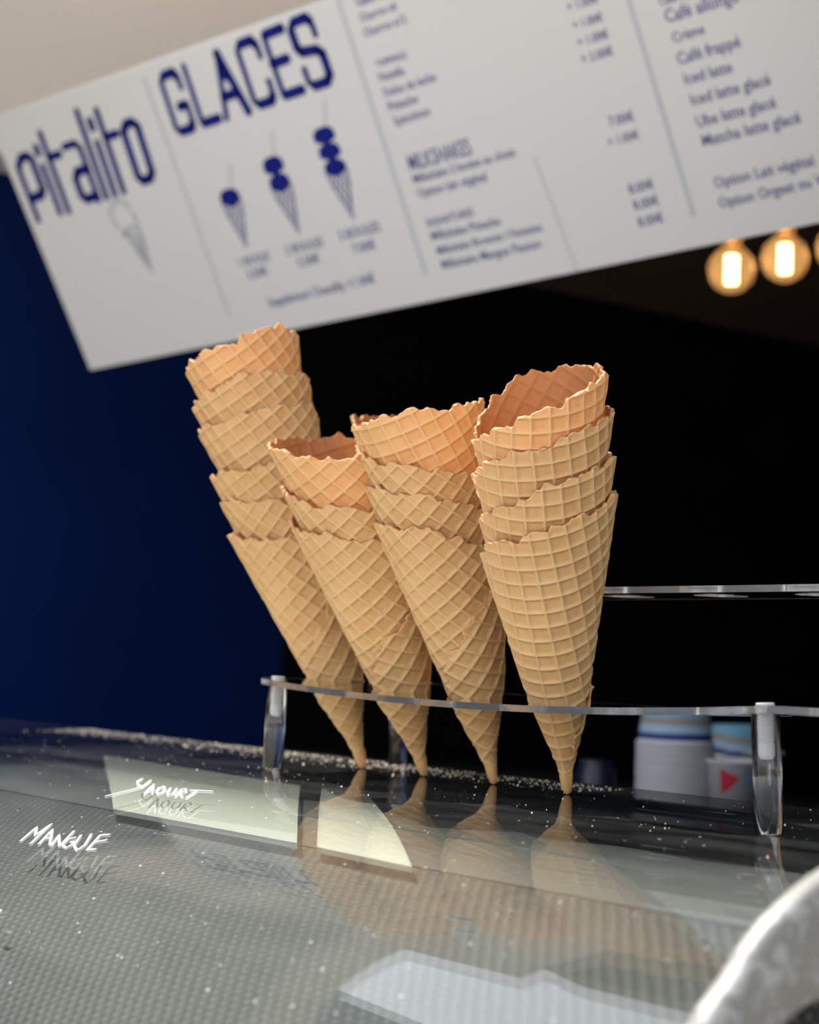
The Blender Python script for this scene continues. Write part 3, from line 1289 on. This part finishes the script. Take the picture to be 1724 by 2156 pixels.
TUBM = tub_material()
WHITEP = simple('white_paper', (.62, .61, .62), .5, .4)
RED = simple('red_print', (.45, .02, .04), .5, .3)
BLUEP = simple('blue_print', (.18, .22, .33), .5, .3)


def tub_mesh(r0, r1, h, name):
    """upside-down paper tub: rolled rim at the bottom (z = 0), base at the top"""
    prof = [(r0 - .0015, .0005), (r0 + .0014, 0), (r0 + .0024, .0012), (r0 + .0014, .0026), (r0 - .0004, .0027), (r1, h), (r1 - .002, h + .0006), (r1 - .003, h - .003), (.0005, h - .003)]
    o = lathe(name, prof, 40, TUBM)
    me = o.data
    bpy.data.objects.remove(o)
    return me


NTH = ['topmost', 'second', 'third', 'fourth', 'fifth', 'sixth', 'seventh', 'eighth', 'ninth', 'tenth', 'eleventh', 'twelfth', 'thirteenth', 'fourteenth',
       'fifteenth', 'sixteenth', 'seventeenth', 'eighteenth', 'nineteenth', 'twentieth', 'twenty-first', 'twenty-second', 'twenty-third', 'twenty-fourth', 'twenty-fifth',
       'twenty-sixth', 'twenty-seventh', 'twenty-eighth', 'twenty-ninth', 'thirtieth']


def tub_stack(px, D, py_rim, r0, r1, h, desc, group, step=.0031):
    c = EYE + ray(px, py_rim) * D                # centre of the topmost rim
    me = tub_mesh(r0, r1, h, 'paper_tub')
    n = int((c.z - 1.2153) / step)
    step = (c.z - 1.2153) / n
    for k in range(n + 1):
        o = bpy.data.objects.new('paper_tub', me)
        COL.objects.link(o)
        o.location = (c.x + rng.uniform(-1, 1) * .0004, c.y + rng.uniform(-1, 1) * .0004, c.z - k * step)
        o.rotation_euler = (0, 0, rng.uniform(0, 6))
        nm = NTH[k] if k == 0 else (NTH[k] + ' from the top')
        tag(o, f'{"striped" if k == 0 else "white"} paper tub, {nm} in the {desc}', 'paper tub', group)
    return c, n


tub_stack(1422, 1.9, 1566, .0405, .0365, .033, 'wide stack by the right post', 'nested tubs in the wide stack')
tub_stack(1552, 2.05, 1596, .0330, .0295, .038, 'narrow stack behind the cups', 'nested tubs in the narrow stack')


def printed_cup(px, D, ytop, label, rad, hh):
    c = EYE + ray(px, ytop) * D
    z0 = 1.2153
    H_ = c.z - z0
    t = thing('paper_cup', label, 'paper cup', (c.x, c.y, z0))
    rb = rad * .8
    lathe('cup_body', [(.0005, .002), (rb, 0), (rad, H_ - .003), (rad + .002, H_ - .002), (rad + .002, H_), (rad - .001, H_), (rb - .001, .004), (.0005, .0041)], 36, WHITEP, t)
    # red print on the side that faces the counter
    base = math.atan2(EYE.y - c.y, EYE.x - c.x)

    def patch(name, shp, m):
        v, f = [], []
        n_ = 14
        for i in range(n_ + 1):
            s = i / n_
            a0, lo, hi = shp(s)
            for zz in (lo, hi):
                z = H_ - zz
                r = rb + (rad - rb) * z / H_ + .0005
                v.append((r * math.cos(base + a0), r * math.sin(base + a0), z))
            if i:
                b = 2 * (i - 1)
                f.append((b, b + 2, b + 3, b + 1))
        from_data(name, v, f, m, t)
    return t, patch


c1, patch = printed_cup(1548, 1.86, 1600, 'white paper cup with a red heart print, left of the right post', .030, .05)
patch('red_heart', lambda s: (-.55 + .75 * s, .008 + .010 * s, .034 - .014 * s * s - .004 * s), RED)
patch('blue_print', lambda s: (.30 + .8 * s, .006, .026), BLUEP)
c2, patch = printed_cup(1606, 1.98, 1582, 'white paper cup with red mark, mostly hidden by the right post', .022, .05)
patch('red_mark', lambda s: (-.5 + .8 * s, .004, .015), RED)
pj = EYE + ray(1256, 1600) * 2.0
jar = lathe('dark_jar', [(.0005, .001), (.022, 0), (.024, .004), (.024, pj.z - 1.2153 - .012), (.020, pj.z - 1.2153 - .006), (.020, pj.z - 1.2153), (.0005, pj.z - 1.2153)], 28, simple('navy_glaze', (.010, .012, .028), .3, .5))
jar.location = (pj.x, pj.y, 1.2153)
tag(jar, 'small dark navy jar left of the tub stacks in shadow', 'jar')
